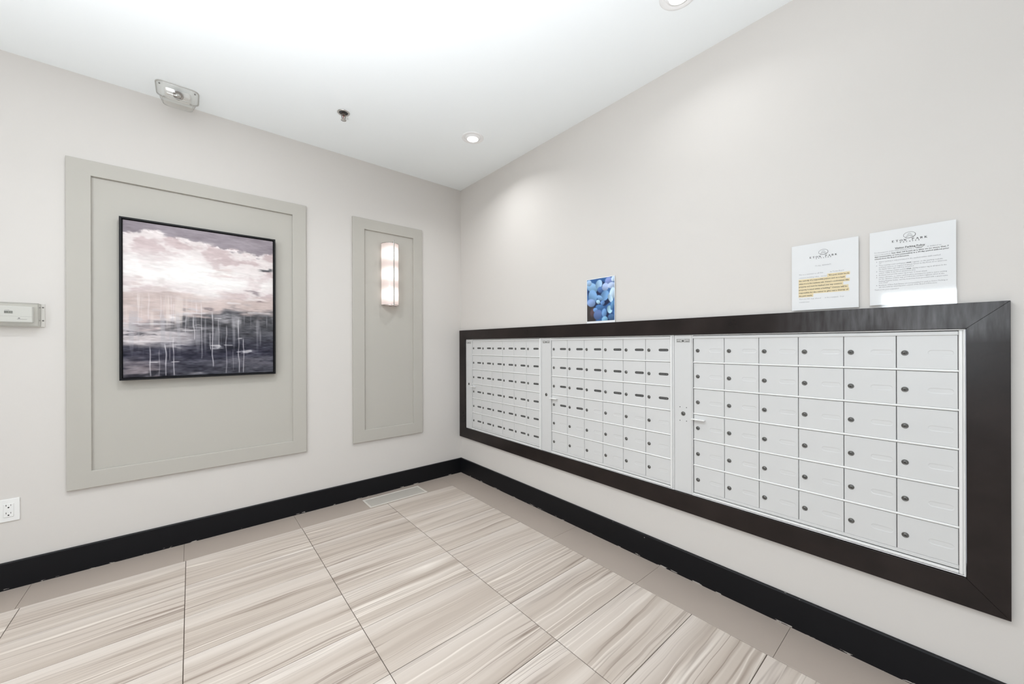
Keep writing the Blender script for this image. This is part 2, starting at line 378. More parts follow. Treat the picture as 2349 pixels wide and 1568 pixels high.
# ------------------------------------------------------------------ painting
def vnoise(x, y, seed):
    g = np.random.default_rng(seed).random((256, 256)); xi = np.floor(x).astype(int); yi = np.floor(y).astype(int)
    fx = x - xi; fy = y - yi; fx = fx * fx * (3 - 2 * fx); fy = fy * fy * (3 - 2 * fy)
    a = g[yi % 256, xi % 256]; b = g[yi % 256, (xi + 1) % 256]; c = g[(yi + 1) % 256, xi % 256]; d = g[(yi + 1) % 256, (xi + 1) % 256]
    return (a * (1 - fx) + b * fx) * (1 - fy) + (c * (1 - fx) + d * fx) * fy
def fbm(x, y, seed, o=4):
    s = 0; a = 0.5; t = 0
    for k in range(o): s = s + a * vnoise(x * 2 ** k, y * 2 ** k, seed + k); t += a; a *= 0.55
    return s / t
def sm(e0, e1, x): t = np.clip((x - e0) / (e1 - e0), 0, 1); return t * t * (3 - 2 * t)
def painting_colors(nu, nv):
    v, u = np.meshgrid(np.linspace(0, 1, nv), np.linspace(0, 1, nu), indexing='ij')
    c8 = lambda *c: np.array(c, float)
    st = fbm(u * 5, v * 26, 1); st2 = fbm(u * 9, v * 70, 21); blob = fbm(u * 4, v * 5, 41); blob2 = fbm(u * 7, v * 16, 61)
    vd = v + (st - 0.5) * 0.10 + (st2 - 0.5) * 0.05
    def over(img, col, a): return img * (1 - a[..., None]) + col * a[..., None]
    img = np.zeros((nv, nu, 3)) + c8(231, 222, 221)
    img = over(img, c8(206, 188, 189), sm(0.46, 0.62, blob2) * 0.95)
    core = np.exp(-((u - 0.25) / 0.42) ** 2 - ((vd - 0.30 - 0.03 * u) / 0.105) ** 2) + 0.9 * np.exp(-((u - 0.72) / 0.30) ** 2 - ((vd - 0.335) / 0.05) ** 2)
    core = core + 0.7 * np.exp(-((u - 0.5) / 0.14) ** 2 - ((vd - 0.46) / 0.07) ** 2)
    img = over(img, c8(247, 244, 242), np.clip(core * 1.05 * (0.6 + 0.7 * st), 0, 1))
    # mauve sky band along the top, its lower edge ragged with pale strokes
    line = np.interp(u, [0, .06, .12, .2, .28, .36, .5, .62, .7, .8, .88, .95, 1.0], [.075, .075, .05, .045, .07, .075, .085, .10, .105, .11, .135, .11, .10])
    sky = 1 - sm(-0.012, 0.012, v - line + (fbm(u * 16, v * 40, 81) - 0.5) * 0.055)
    skc = c8(158, 149, 156) + (fbm(u * 4, v * 20, 91)[..., None] - 0.5) * 48
    img = over(img, skc, sky)
    edge = np.exp(-((v - line - 0.004) / 0.010) ** 2) * sm(0.5, 0.62, fbm(u * 24, v * 60, 101))
    img = over(img, c8(246, 238, 238), edge * 0.9)
    # pink middle band
    pk = sm(0.43, 0.47, vd) * (1 - sm(0.60, 0.68, vd))
    img = over(img, c8(206, 190, 186) + (blob2[..., None] - 0.5) * 36, pk * np.clip(1.25 - core, 0, 1))
    # dark water: starts lower on the left
    wl = np.interp(u, [0, .10, .2, .3, .36, .5, .6, .64, .7, .8, .9, 1], [.69, .67, .665, .64, .585, .585, .565, .535, .535, .54, .565, .56])
    dark = sm(-0.03, 0.03, vd - wl)
    wc = np.stack([np.interp(vd, [.5, .62, .72, .80, .86, .95, 1], [132, 104, 96, 66, 58, 74, 90]), np.interp(vd, [.5, .62, .72, .80, .86, .95, 1], [130, 104, 96, 66, 57, 74, 90]),
                   np.interp(vd, [.5, .62, .72, .80, .86, .95, 1], [137, 109, 104, 80, 76, 88, 100])], -1)
    wc = wc + (st[..., None] - 0.5) * 70 + (st2[..., None] - 0.5) * 30
    wc = wc * 0.80
    img = over(img, wc, dark)
    lp = np.exp(-((u - 0.13) / 0.22) ** 2 - ((vd - 0.735) / 0.055) ** 2)
    img = over(img, c8(212, 203, 204), np.clip(lp * 1.5 * (0.4 + st2), 0, 0.92))
    lp = np.exp(-((u - 0.34) / 0.10) ** 2 - ((vd - 0.74) / 0.06) ** 2)
    img = over(img, c8(188, 182, 186), np.clip(lp * 0.9, 0, 0.7))
    lp = np.exp(-((u - 0.10) / 0.14) ** 2 - ((vd - 0.955) / 0.05) ** 2); img = over(img, c8(158, 148, 152), np.clip(lp * 1.1, 0, 0.8))
    lp = np.exp(-((u - 0.85) / 0.25) ** 2 - ((vd - 0.93) / 0.03) ** 2); img = over(img, c8(112, 110, 118), np.clip(lp, 0, 0.6))
    for (a, b, ru, rv, col, al) in [(.95, .215, .05, .008, (96, 94, 98), .95), (.84, .41, .05, .012, (150, 138, 142), .8), (.52, .545, .035, .010, (142, 132, 134), .85),
            (.9, .47, .03, .008, (140, 128, 130), .7), (.06, .70, .07, .006, (92, 90, 96), .8), (.15, .715, .06, .005, (120, 116, 120), .8), (.30, .62, .04, .012, (236, 230, 230), .9),
            (.34, .80, .05, .010, (196, 192, 198), .8), (.80, .855, .05, .008, (205, 203, 208), .85), (.58, .795, .05, .006, (206, 204, 208), .8), (.62, .6, .06, .012, (200, 196, 200), .5),
            (.72, .62, .035, .05, (190, 188, 192), .55), (.24, .97, .04, .018, (40, 40, 50), .9), (.17, .985, .03, .02, (36, 36, 44), .9), (.08, .995, .08, .02, (44, 42, 50), .9), (.44, .985, .05, .01, (150, 146, 150), .6),
            (.22, .36, .02, .02, (226, 218, 216), .8), (.08, .385, .035, .018, (216, 202, 200), .8), (.2, .44, .06, .02, (214, 200, 198), .8), (.63, .27, .06, .02, (222, 208, 206), .8), (.85, .33, .05, .03, (222, 208, 208), .6)]:
        e = np.exp(-(np.abs((u - a) / ru) ** 3) - (np.abs((vd - b) / rv) ** 2.5)); img = over(img, c8(*col), np.clip(e * al * 1.3, 0, al))
    dab = fbm(u * 15, v * 64, 131, 3); fine = fbm(u * 30, v * 150, 151, 2)
    img = img + ((dab - 0.5) * 46 + (fine - 0.5) * 30)[..., None] * (0.45 + 0.75 * dark[..., None])
    ragged = sm(0.60, 0.70, fbm(u * 11, v * 55, 171, 3)) * np.exp(-((v - wl) / 0.14) ** 2)
    img = over(img, c8(206, 200, 203), ragged * 0.75 * (1 - 0.8 * sm(.42, .6, u)))
    wash = sm(0.52, 0.72, fbm(u * 55, v * 3, 191, 2)) * sm(.44, .5, v) * (1 - sm(.60, .72, v)) * (1 - sm(.30, .5, u))
    img = over(img, c8(228, 217, 212), wash * 0.6)
    wash = sm(0.55, 0.75, fbm(u * 40, v * 4, 211, 2)) * sm(.55, .62, v) * (1 - sm(.72, .9, v))
    img = over(img, c8(180, 178, 184), wash * 0.45)
    # runs of thin paint
    for (a, b0, b1, wd, al) in [(.085, .46, .66, .005, .5), (.145, .45, .63, .006, .7), (.105, .47, .62, .004, .4), (.215, .46, .62, .005, .7), (.235, .47, .58, .005, .5), (.28, .46, .60, .006, .6), (.295, .5, .62, .004, .6), (.44, .50, .58, .006, .6),
            (.425, .60, .76, .0035, 1), (.475, .50, .89, .004, .8), (.55, .56, .95, .005, .95), (.535, .7, .83, .004, .9), (.59, .60, .81, .0035, .7), (.645, .65, 1.0, .0045, .85), (.735, .6, 1.0, .0045, .95),
            (.77, .74, 1.0, .004, .95), (.245, .78, 1.0, .005, .95), (.295, .74, 1.0, .0045, .9), (.155, .80, 1.0, .005, .9), (.21, .82, 1.0, .004, .6), (.37, .60, .71, .0035, .8), (.42, .58, .68, .003, .7), (.69, .82, .98, .003, .5), (.27, .80, .90, .003, .6)]:
        wob = (vnoise(v * 14, v * 0 + a * 90, 5) - 0.5) * 0.016
        wd = wd * 0.62; e = np.exp(-((u - a - wob * 0.6) / wd) ** 2) * sm(b0 - .01, b0 + .03, v) * (1 - sm(b1 - .012, b1 + .004, v)); img = over(img, c8(238, 234, 238), e * al * (0.6 if b0 < 0.5 else 0.95) * (0.55 + 0.45 * vnoise(v * 22, v * 0 + a * 50, 6)))
    for (a0, a1, b) in [(.36, .50, .575), (.31, .37, .635), (.15, .20, .905), (.28, .33, .905), (.63, .69, .795), (.54, .60, .795), (.56, .61, .605), (.73, .76, .745), (.72, .75, .845), (.35, .42, .695), (.0, .3, .77), (.05, .3, .655), (.65, .75, .49), (.8, .98, .555)]:
        e = np.exp(-((v - b - (st2 - .5) * .01) / .0032) ** 2) * sm(a0 - .01, a0 + .01, u) * (1 - sm(a1 - .01, a1 + .01, u)); img = over(img, c8(228, 224, 226), e * 0.75)
    img = np.clip(img, 0, 255) / 255.0
    return np.clip(img * 0.965 - 0.055 * (1 - img) * img * 4 * 0.35, 0, 1)
def painted_grid(name, parent, mt, corner, du, dv, nu, nv, img):
    """flat picture as a fine grid; corner = top left, du / dv = edges to the right and down"""
    vv, uu = np.meshgrid(np.linspace(0, 1, nv), np.linspace(0, 1, nu), indexing='ij')
    P = np.array(corner)[None, None] + uu[..., None] * np.array(du) + vv[..., None] * np.array(dv)
    idx = np.arange(nu * nv).reshape(nv, nu)
    q = np.stack([idx[:-1, :-1], idx[1:, :-1], idx[1:, 1:], idx[:-1, 1:]], -1).reshape(-1, 4)
    me = bpy.data.meshes.new(name); me.vertices.add(nu * nv); me.vertices.foreach_set('co', P.reshape(-1).astype(np.float32))
    me.loops.add(q.size); me.loops.foreach_set('vertex_index', q.reshape(-1).astype(np.int32))
    me.polygons.add(len(q)); me.polygons.foreach_set('loop_start', np.arange(0, q.size, 4, dtype=np.int32))
    me.update(calc_edges=True)
    lin = np.where(img <= 0.04045, img / 12.92, ((img + 0.055) / 1.055) ** 2.4)
    at = me.color_attributes.new('paint', 'FLOAT_COLOR', 'POINT')
    at.data.foreach_set('color', np.concatenate([lin.reshape(-1, 3), np.ones((nu * nv, 1))], 1).reshape(-1).astype(np.float32))
    return link(name, me, mt, parent)
px0, px1, pz0, pz1 = -2.321, -1.558, 1.039, 1.977
PB, PF = -0.0065, -0.050
pt = thing('painting', ((px0 + px1) / 2, PB, pz0), 'square abstract painting in mauve, white and dark slate, in a black frame', 'painting')
fwid = 0.0105
for nm, a, b in (('frame_side', (px0, PB, pz0), (px0 + fwid, PF, pz1)), ('frame_side', (px1 - fwid, PB, pz0), (px1, PF, pz1)),
                 ('frame_top', (px0 + fwid, PB, pz1 - fwid), (px1 - fwid, PF, pz1)), ('frame_bottom', (px0 + fwid, PB, pz0), (px1 - fwid, PF, pz0 + fwid))):
    b_ = MB(); b_.box(a, b, bev=0.0008); b_.build(nm, M_BLACK, pt)
b_ = MB(); b_.box((px0 + fwid, PB, pz0 + fwid), (px1 - fwid, -0.03, pz1 - fwid)); b_.build('backing', M_BLACK, pt)
cg = 0.0145
M_ART = attr_mat('acrylic_paint', 0.55, bump=0.12, spec=0.2)
nu, nv = 300, 370
painted_grid('canvas', pt, M_ART, (px0 + cg, -0.0405, pz1 - cg), (px1 - px0 - 2 * cg, 0, 0), (0, 0, -(pz1 - pz0 - 2 * cg)), nu, nv, painting_colors(nu, nv))

# ------------------------------------------------------------------ wall lamp
sx_, sz0, sz1, hw, dp = -0.724, 1.572, 2.086, 0.070, 0.088
sc_ = thing('wall_sconce', (sx_, -0.006, sz0), 'lit half-round frosted glass wall lamp with a thin chrome fin', 'lamp')
b_ = MB(); b_.box((sx_ - 0.05, -0.006, sz0 + 0.03), (sx_ + 0.05, -0.022, sz1 - 0.03), bev=0.002); b_.build('backplate', M_CHROME, sc_)
def shade_mat():
    t = NT('lit_frosted_glass'); tc = t.n('ShaderNodeTexCoord'); sp = t.n('ShaderNodeSeparateXYZ'); t.l(tc.outputs['Object'], sp.inputs[0])
    hh = sz1 - sz0; s = None
    for k in (0.17, 0.5, 0.83):      # three bulbs behind the glass
        d = t.math('MULTIPLY', t.math('SUBTRACT', sp.outputs[2], k * hh), 1 / 0.042)
        dx = t.math('MULTIPLY', sp.outputs[0], 1 / 0.075)
        g = t.math('EXPONENT', t.math('MULTIPLY', t.math('ADD', t.math('MULTIPLY', d, d), t.math('MULTIPLY', dx, dx)), -1.0))
        s = g if s is None else t.math('ADD', s, g)
    e = t.p
    e.inputs['Base Color'].default_value = (0.30, 0.29, 0.28, 1); e.inputs['Roughness'].default_value = 0.3
    t.l(t.mix(t.math('MULTIPLY', s, 1.0, clamp=True), (1.0, 0.80, 0.735, 1), (1, 0.93, 0.89, 1)), e.inputs['Emission Color'])
    t.l(t.math('MULTIPLY_ADD', s, 2.2, 0.62), e.inputs['Emission Strength'])
    return t.m
M_SHADE = shade_mat()
def arc(r, d, z): return [(sx_ - r * math.cos(math.pi * k / 20), -0.018 - d * math.sin(math.pi * k / 20), z) for k in range(21)]
b_ = MB(); b_.loft([arc(hw, dp, sz0), arc(hw, dp, sz1), arc(hw - 0.004, dp - 0.004, sz1), arc(hw - 0.004, dp - 0.004, sz0), arc(hw, dp, sz0)][:4], cap0=False, cap1=False); b_.build('shade', M_SHADE, sc_)
b_ = MB(); b_.box((sx_ - 0.0045, -0.020, sz0 - 0.010), (sx_ + 0.0045, -0.113, sz0 - 0.003), bev=0.001); b_.box((sx_ - 0.0045, -0.020, sz1 + 0.003), (sx_ + 0.0045, -0.113, sz1 + 0.010), bev=0.001)
b_.box((sx_ - 0.0045, -0.1085, sz0 - 0.010), (sx_ + 0.0045, -0.114, sz1 + 0.024), bev=0.001); b_.build('fin', M_CHROME, sc_)
for z in (sz0 - 0.002, sz1 - 0.002):
    b_ = MB(); b_.loft([arc(hw + 0.002, dp + 0.002, z), arc(hw + 0.002, dp + 0.002, z + 0.004), arc(hw - 0.005, dp - 0.005, z + 0.004), arc(hw - 0.005, dp - 0.005, z)], cap0=False, cap1=False); b_.build('rim', M_CHROME, sc_)

# ------------------------------------------------------------------ mailbox surround and cabinets
sr = thing('mailbox_surround', (0, -1.62, 0.352), 'wide dark espresso wood frame around the silver mailboxes', 'frame')
y0, y1, z0, z1 = -0.003, -3.246, 0.3515, 1.3745
a0, a1, c0, c1 = OY0, OY1 + 0.001, OZ0, OZ1 - 0.0005
FX = -0.020
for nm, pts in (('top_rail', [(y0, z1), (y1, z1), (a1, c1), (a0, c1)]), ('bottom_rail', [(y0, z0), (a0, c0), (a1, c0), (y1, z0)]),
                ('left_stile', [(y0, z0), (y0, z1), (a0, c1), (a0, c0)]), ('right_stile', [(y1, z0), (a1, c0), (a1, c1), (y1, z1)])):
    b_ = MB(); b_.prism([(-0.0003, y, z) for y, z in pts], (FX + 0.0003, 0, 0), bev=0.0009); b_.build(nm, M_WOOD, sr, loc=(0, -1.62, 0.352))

DW, DH, RP = 0.1470, 0.1243, 0.1337          # door width, height, row pitch
CP = 0.1490                                    # column pitch
DX = -0.008                                    # door face
def pill(cy, cz, hl, hh, n=6):
    r = hh; out = []
    for s, a in ((1, -90), (-1, 90)):
        for k in range(n + 1):
            an = math.radians(a + 180 * k / n); out.append((cy + s * (hl - r) + r * math.cos(an), cz + r * math.sin(an)))
    return out
SC_Y, SC_Z = -0.1080, 0.0578   # slot centre from the door's top-left... local y runs negative to the right
def door_mesh():
    """local: left edge y=0, right edge y=-DW, bottom z=0, face x=0, back x=+0.004, with a pressed oval label recess"""
    bm = bmesh.new(); e = 0.0012
    outer = [(0 - e, 0 + e), (0 - e, DH - e), (-DW + e, DH - e), (-DW + e, 0 + e)]
    ov = [bm.verts.new((0, y, z)) for y, z in outer]
    pl = pill(SC_Y, SC_Z, 0.0310, 0.0098)
    p1 = [bm.verts.new((0, y, z)) for y, z in pl]
    pl2 = pill(SC_Y, SC_Z, 0.0283, 0.0069)
    p2 = [bm.verts.new((0.0014, y, z)) for y, z in pl2]
    oe = [bm.edges.new((ov[i], ov[(i + 1) % 4])) for i in range(4)]
    n = len(p1); pe = [bm.edges.new((p1[i], p1[(i + 1) % n])) for i in range(n)]
    bmesh.ops.triangle_fill(bm, edges=oe + pe, use_beauty=True, use_dissolve=False)
    # drop faces that fell inside the recess
    def inside(f):
        c = f.calc_center_median(); return all(v in p1 for v in f.verts) and abs(c.y - SC_Y) < 0.0310 and abs(c.z - SC_Z) < 0.0098
    bmesh.ops.delete(bm, geom=[f for f in bm.faces if inside(f)], context='FACES_ONLY')
    for i in range(n):
        f = bm.faces.new((p1[i], p1[(i + 1) % n], p2[(i + 1) % n], p2[i])); f.smooth = True
    bm.faces.new(p2)
    full = [(0, 0), (0, DH), (-DW, DH), (-DW, 0)]
    m1 = [bm.verts.new((e, y, z)) for y, z in full]; bk = [bm.verts.new((0.006, y, z)) for y, z in full]
    for i in range(4):
        j = (i + 1) % 4
        bm.faces.new((ov[i], ov[j], m1[j], m1[i])); bm.faces.new((m1[i], m1[j], bk[j], bk[i]))
    bmesh.ops.recalc_face_normals(bm, faces=list(bm.faces))
    me = bpy.data.meshes.new('door'); bm.to_mesh(me); bm.free(); me.materials.append(M_MAIL); return me
def mesh_of(b_, name, *mats):
    bmesh.ops.recalc_face_normals(b_.bm, faces=list(b_.bm.faces))
    me = bpy.data.meshes.new(name); b_.bm.to_mesh(me); b_.bm.free()
    for mt in mats: me.materials.append(mt)
    return me
def lock_mesh(r=0.0097):
    b = MB()
    b.lathe([(r, 0.0), (r, -0.0012), (r * 0.92, -0.0022), (r * 0.72, -0.0022), (r * 0.66, -0.0014), (r * 0.60, -0.0014), (r * 0.55, -0.0030), (r * 0.01, -0.0032)], (0, 0, 0), axis='x', n=20)
    b.box((-0.0028, -r * 0.09, -r * 0.42), (-0.0036, r * 0.09, r * 0.30), mi=1)
    return mesh_of(b, 'lock', M_LOCK, M_KEYWAY)
def slot_mesh():
    b = MB(); pl = pill(0, 0, 0.0282, 0.0068)
    b.prism([(0.0, y, z) for y, z in pl], (-0.0008, 0, 0), mi=0)
    r_ = random.Random(3)
    for k in range(9):
        y = 0.0215 - k * 0.0052; h = 0.0022 + 0.001 * r_.random()
        b.box((-0.0008, y, -h), (-0.0010, y - 0.0030, h), mi=1)
    return mesh_of(b, 'label_holder', M_SLOT, M_SLOTTXT)
ME_DOOR, ME_LOCK, ME_MLOCK, ME_SLOT = door_mesh(), lock_mesh(), lock_mesh(0.0115), slot_mesh()
def emblem_mesh():
    b = MB()
    oval = lambda rx, rz, n=20: [(rx * math.cos(2 * math.pi * k / n), rz * math.sin(2 * math.pi * k / n)) for k in range(n)]
    o1, o2 = oval(0.0125, 0.0078), oval(0.0108, 0.0062)
    b.loft([[(-0.0006, y, z) for y, z in o1], [(-0.0012, y, z) for y, z in o1], [(-0.0012, y, z) for y, z in o2], [(-0.0006, y, z) for y, z in o2]], cap0=False, cap1=False, smooth=False)
    b.prism([(-0.0005, 0.0095, -0.0055), (-0.0005, 0.001, 0.0022), (-0.0005, -0.0085, -0.0055)], (-0.0006, 0, 0), mi=1)
    for s in (1, -1):
        for z, l in ((0.0025, 0.014), (-0.0005, 0.016), (-0.0035, 0.015)):
            b.box((-0.0004, s * 0.0155, z), (-0.0009, s * (0.0155 + l), z + 0.0014), mi=1 if z < -0.003 else 0)
    return mesh_of(b, 'emblem', M_RAIL, M_SLOT)
ME_EMB = emblem_mesh()
ROW0 = 0.4790                                   # bottom of the lowest door
cab_labels = ['far silver mailbox cabinet in the corner, dark label on every door', 'middle silver mailbox cabinet, dark labels only on its upper rows',
              'nearest silver mailbox cabinet, all doors without dark labels']
def has_label(k, row, col):                     # row 0 = top
    return k == 0 or (k == 1 and (row < 3 or (row == 3 and col < 2)))
for k in range(3):
    o = -1.019 * k                              # shift of this cabinet along the wall
    ys = -0.102 if k == 0 else -0.1035 + o      # its left end
    ye = -1.1225 + o if k < 2 else -3.1543      # its right end
    d0, d1 = -0.206 + o, -0.206 + o - 6 * CP    # door field
    cb = thing('mailbox_cabinet', (0.0, (ys + ye) / 2, 0.4475), cab_labels[k], 'mailbox', 'mailbox cabinets set in the dark wood frame')
    at = (0.0, (ys + ye) / 2, 0.4475)
    zt, zb = 1.2875, 0.4475
    b_ = MB(); b_.box((0.0, ys - 0.0005, zb + 0.001), (0.10, ye + 0.0005, zt - 0.001)); b_.build('body', M_GAPSHADE, cb, at)
    def bar(nm, ya, yb, za, zc, x, bev=0.0012, mt=M_MAIL, xb=0.0):
        q = MB(); q.box((xb, ya, za), (x, yb, zc), bev=bev); return q.build(nm, mt, cb, at)
    bar('top_flange', d0 + 0.004, ye, 1.2828, zt, -0.012, mt=M_RAIL)
    bar('bottom_flange', d0 + 0.004, ye, zb + 0.0005, 0.4510, -0.012, mt=M_RAIL)
    bar('top_bar', d0 + 0.002, d1, 1.2668, 1.2800, -0.0115, xb=-0.0083)
    bar('bottom_strip', d0 - 0.001, d1, 0.4660, 0.4785, -0.0085)
    bar('bottom_bar', d0 + 0.002, d1, 0.4535, 0.4625, -0.0125, mt=M_RAIL)
    bar('jamb', d0 + 0.0085, d0 + 0.0022, zb, zt, -0.0115)
    bar('jamb', d1 - 0.0006, d1 - 0.0112, zb + 0.004, zt - 0.004, -0.0135, bev=0.003, mt=M_RAIL)
    if k == 2: bar('side_flange', ye + 0.0052, ye, zb, zt, -0.0125, mt=M_RAIL)
    else: bar('side_flange', d1 - 0.0125, ye + 0.0002, zb, zt, -0.0110)
    sp0, sp1 = ys - 0.0005, d0 + 0.0095
    bar('service_panel', sp0, sp1, zb, zt, -0.0095)
    pc = -0.152 + o if k else -0.1515
    npl = MB(); npl.box((-0.0095, pc + 0.0355, 1.2475), (-0.0106, pc - 0.0355, 1.2660), bev=0.0004); pl_ = npl.build('nameplate', M_PLATE, cb, at)
    put('emblem', ME_EMB, pl_, (-0.0103, pc, 1.2568))
    put('service_lock', ME_MLOCK, cb, (-0.0095, pc, 0.868))
    if k == 2:
        for sy, sz in ((1, 1), (-1, 1), (1, -1), (-1, -1)):
            q = MB(); q.lathe([(0.0024, 0), (0.0024, -0.0006), (0.0004, -0.0008)], (-0.0095, pc + sy * 0.0175, 0.866 + sz * 0.036), axis='x', n=10); q.build('screw_hole', M_SLOT, cb, at)
    for r in range(1, 6):
        zc = ROW0 + DH + (r - 1) * RP
        bar('divider_rail', d0 + 0.001, d1 - 0.001, zc + 0.0017, zc + 0.0092, -0.0108, bev=0.0022, mt=M_RAIL)
    bar('pull_handle', d0 + 0.006, d0 - 0.060, 0.8455, 0.8510, -0.030, bev=0.0012, mt=M_RAIL, xb=-0.0102)
    for row in range(6):
        for col in range(6):
            yd = d0 - col * CP - 0.0010; zd = ROW0 + (5 - row) * RP
            dz = put('door', ME_DOOR, cb, (DX, yd, zd))
            put('lock', ME_LOCK, dz, (DX, yd - 0.0207, zd + 0.0563))
            if has_label(k, row, col): put('label_holder', ME_SLOT, dz, (DX + 0.0014, yd + SC_Y, zd + SC_Z))

# ------------------------------------------------------------------ papers standing on the frame
def text_mesh(lines, x, yL, zT):
    """lines: (text, s left, t baseline, size, target width or None, bold, centre) in metres from the sheet's top left; returns one flat mesh"""
    obs = []
    for (txt, s, t, size, wd, bold, ctr) in lines:
        cu = bpy.data.curves.new('txt', 'FONT'); cu.body = txt; cu.size = size; cu.resolution_u = 1; cu.offset = size * (0.022 if bold else 0.0)
        ob = bpy.data.objects.new('txt', cu); C.objects.link(ob); obs.append(ob)
    dg = bpy.context.evaluated_depsgraph_get(); dg.update()
    V, Fc = [], []
    for ob, (txt, s, t, size, wd, bold, ctr) in zip(obs, lines):
        me = ob.evaluated_get(dg).to_mesh(); xs = [v.co.x for v in me.vertices]
        if xs:
            lo, hi = min(xs), max(xs); k = (wd / (hi - lo)) if wd else 1.0; wid = (hi - lo) * k
            off = s - (wid / 2 if ctr else 0); b0 = len(V)
            for v in me.vertices: V.append((x, yL - (off + (v.co.x - lo) * k), zT - t + v.co.y))
            for p in me.polygons: Fc.append([b0 + i for i in p.vertices])
        ob.evaluated_get(dg).to_mesh_clear()
    for ob in obs:
        cu = ob.data; bpy.data.objects.remove(ob); bpy.data.curves.remove(cu)
    me = bpy.data.meshes.new('printed_text'); me.from_pydata(V, [], Fc); return me
# serif capitals as thick and thin strokes on a unit square: (x0,y0,x1,y1,thick)
G = {'E': [(.2, 0, .2, 1, 2), (.02, 0, .75, 0, 1), (.02, 1, .75, 1, 1), (.2, .5, .55, .5, 1), (.75, 0, .75, .22, 1), (.75, .8, .75, 1, 1)],
     'T': [(.45, 0, .45, 1, 2), (.05, 1, .85, 1, 1), (.05, .78, .05, 1, 1), (.85, .78, .85, 1, 1), (.25, 0, .65, 0, 1)],
     'N': [(.15, 0, .15, 1, 1), (.15, 1, .8, 0, 2), (.8, 0, .8, 1, 1), (0, 0, .3, 0, 1), (0, 1, .2, 1, 1), (.65, 1, .95, 1, 1)],
     'P': [(.2, 0, .2, 1, 2), (.2, 1, .6, 1, 1), (.6, 1, .75, .75, 2), (.75, .75, .6, .5, 2), (.6, .5, .2, .5, 1), (.02, 0, .4, 0, 1), (.02, 1, .2, 1, 1)],
     'A': [(.1, 0, .45, 1, 1), (.45, 1, .82, 0, 2), (.22, .35, .68, .35, 1), (0, 0, .25, 0, 1), (.66, 0, .98, 0, 1)],
     'R': [(.2, 0, .2, 1, 2), (.2, 1, .6, 1, 1), (.6, 1, .75, .76, 2), (.75, .76, .6, .52, 2), (.6, .52, .2, .52, 1), (.45, .52, .85, 0, 2), (.02, 0, .4, 0, 1), (.02, 1, .2, 1, 1)],
     'K': [(.2, 0, .2, 1, 2), (.75, 1, .2, .4, 1), (.38, .6, .85, 0, 2), (.02, 0, .4, 0, 1), (.02, 1, .4, 1, 1), (.6, 1, .9, 1, 1), (.7, 0, .98, 0, 1)],
     'S': [(.7, .95, .3, 1, 1), (.3, 1, .15, .75, 2), (.15, .75, .72, .28, 2), (.72, .28, .5, 0, 2), (.5, 0, .12, .08, 1), (.7, .75, .7, .97, 1), (.12, .05, .12, .28, 1)],
     'O': [(.5 + .42 * math.cos(2 * math.pi * i / 14), .5 + .5 * math.sin(2 * math.pi * i / 14), .5 + .42 * math.cos(2 * math.pi * (i + 1) / 14), .5 + .5 * math.sin(2 * math.pi * (i + 1) / 14), 1 + (abs(math.cos(2 * math.pi * (i + .5) / 14)) > .55)) for i in range(14)]}
def logo_mesh(x, yL, zT, sc_x, t_logo, t1, t2):
    V, Fc = [], []
    def seg(ax, ay, bx, by, wd):
        d = Vector((bx - ax, by - ay)); L = d.length or 1e-6; n = Vector((-d.y, d.x)) / L * wd / 2; b0 = len(V)
        for p in ((ax + n.x, ay + n.y), (bx + n.x, by + n.y), (bx - n.x, by - n.y), (ax - n.x, ay - n.y)): V.append((x, yL - p[0], zT - p[1]))
        Fc.append((b0, b0 + 1, b0 + 2, b0 + 3))
    def word(txt, cx, t, hgt, wid, thk):
        n = len(txt); pitch = wid / n
        for i, ch in enumerate(txt):
            ox = cx - wid / 2 + (i + 0.08) * pitch; cw = min(pitch * 0.82, hgt * 1.15)
            for (ax, ay, bx, by, k) in G.get(ch, []): seg(ox + ax * cw, t - ay * hgt, ox + bx * cw, t - by * hgt, thk * (1.0 if k == 2 else 0.55))
    word('ETON PARK', sc_x, t1 + 0.003, 0.0062, 0.0925, 0.0016)
    word('ESTATES', sc_x + 0.002, t2 + 0.0018, 0.0034, 0.054, 0.0010)
    N = 40
    for i in range(N):
        a, b = 2 * math.pi * i / N, 2 * math.pi * (i + 1) / N; th = 0.0009 + 0.0008 * max(0, math.sin((a + b) / 2 + 0.6))
        seg(sc_x + 0.0152 * math.cos(a), t_logo + 0.0108 * math.sin(a), sc_x + 0.0152 * math.cos(b), t_logo + 0.0108 * math.sin(b), th)
    for (wd, top, dip, th) in ((0.0100, 0.0030, 0.0040, 0.0011), (0.0075, -0.0018, 0.0036, 0.0007), (0.0048, -0.0060, 0.0030, 0.0006)):   # three stacked hill lines
        P = [(sc_x - wd + 2 * wd * i / 12, t_logo + top + dip * abs(2 * i / 12 - 1) ** 1.4) for i in range(13)]
        for p, q in zip(P, P[1:]): seg(p[0], p[1], q[0], q[1], th)
    me = bpy.data.meshes.new('crest_and_heading'); me.from_pydata(V, [], Fc); return me
def sheet(label, yL, zT, zB):
    W_ = 0.2165
    t = thing('notice', (-0.008, yL - W_ / 2, 1.3745), label, 'notice', 'notices above the mailboxes')
    b = MB(); b.box((-0.0075, yL, zB), (-0.0085, yL - W_, zT)); b.build('paper_sheet', M_PAPER, t)
    b = MB(); b.box((-0.0094, yL + 0.0015, 1.3750), (-0.0098, yL - W_ - 0.0015, zT + 0.0015)); b.build('plastic_sleeve', M_SLEEVE, t)
    return t
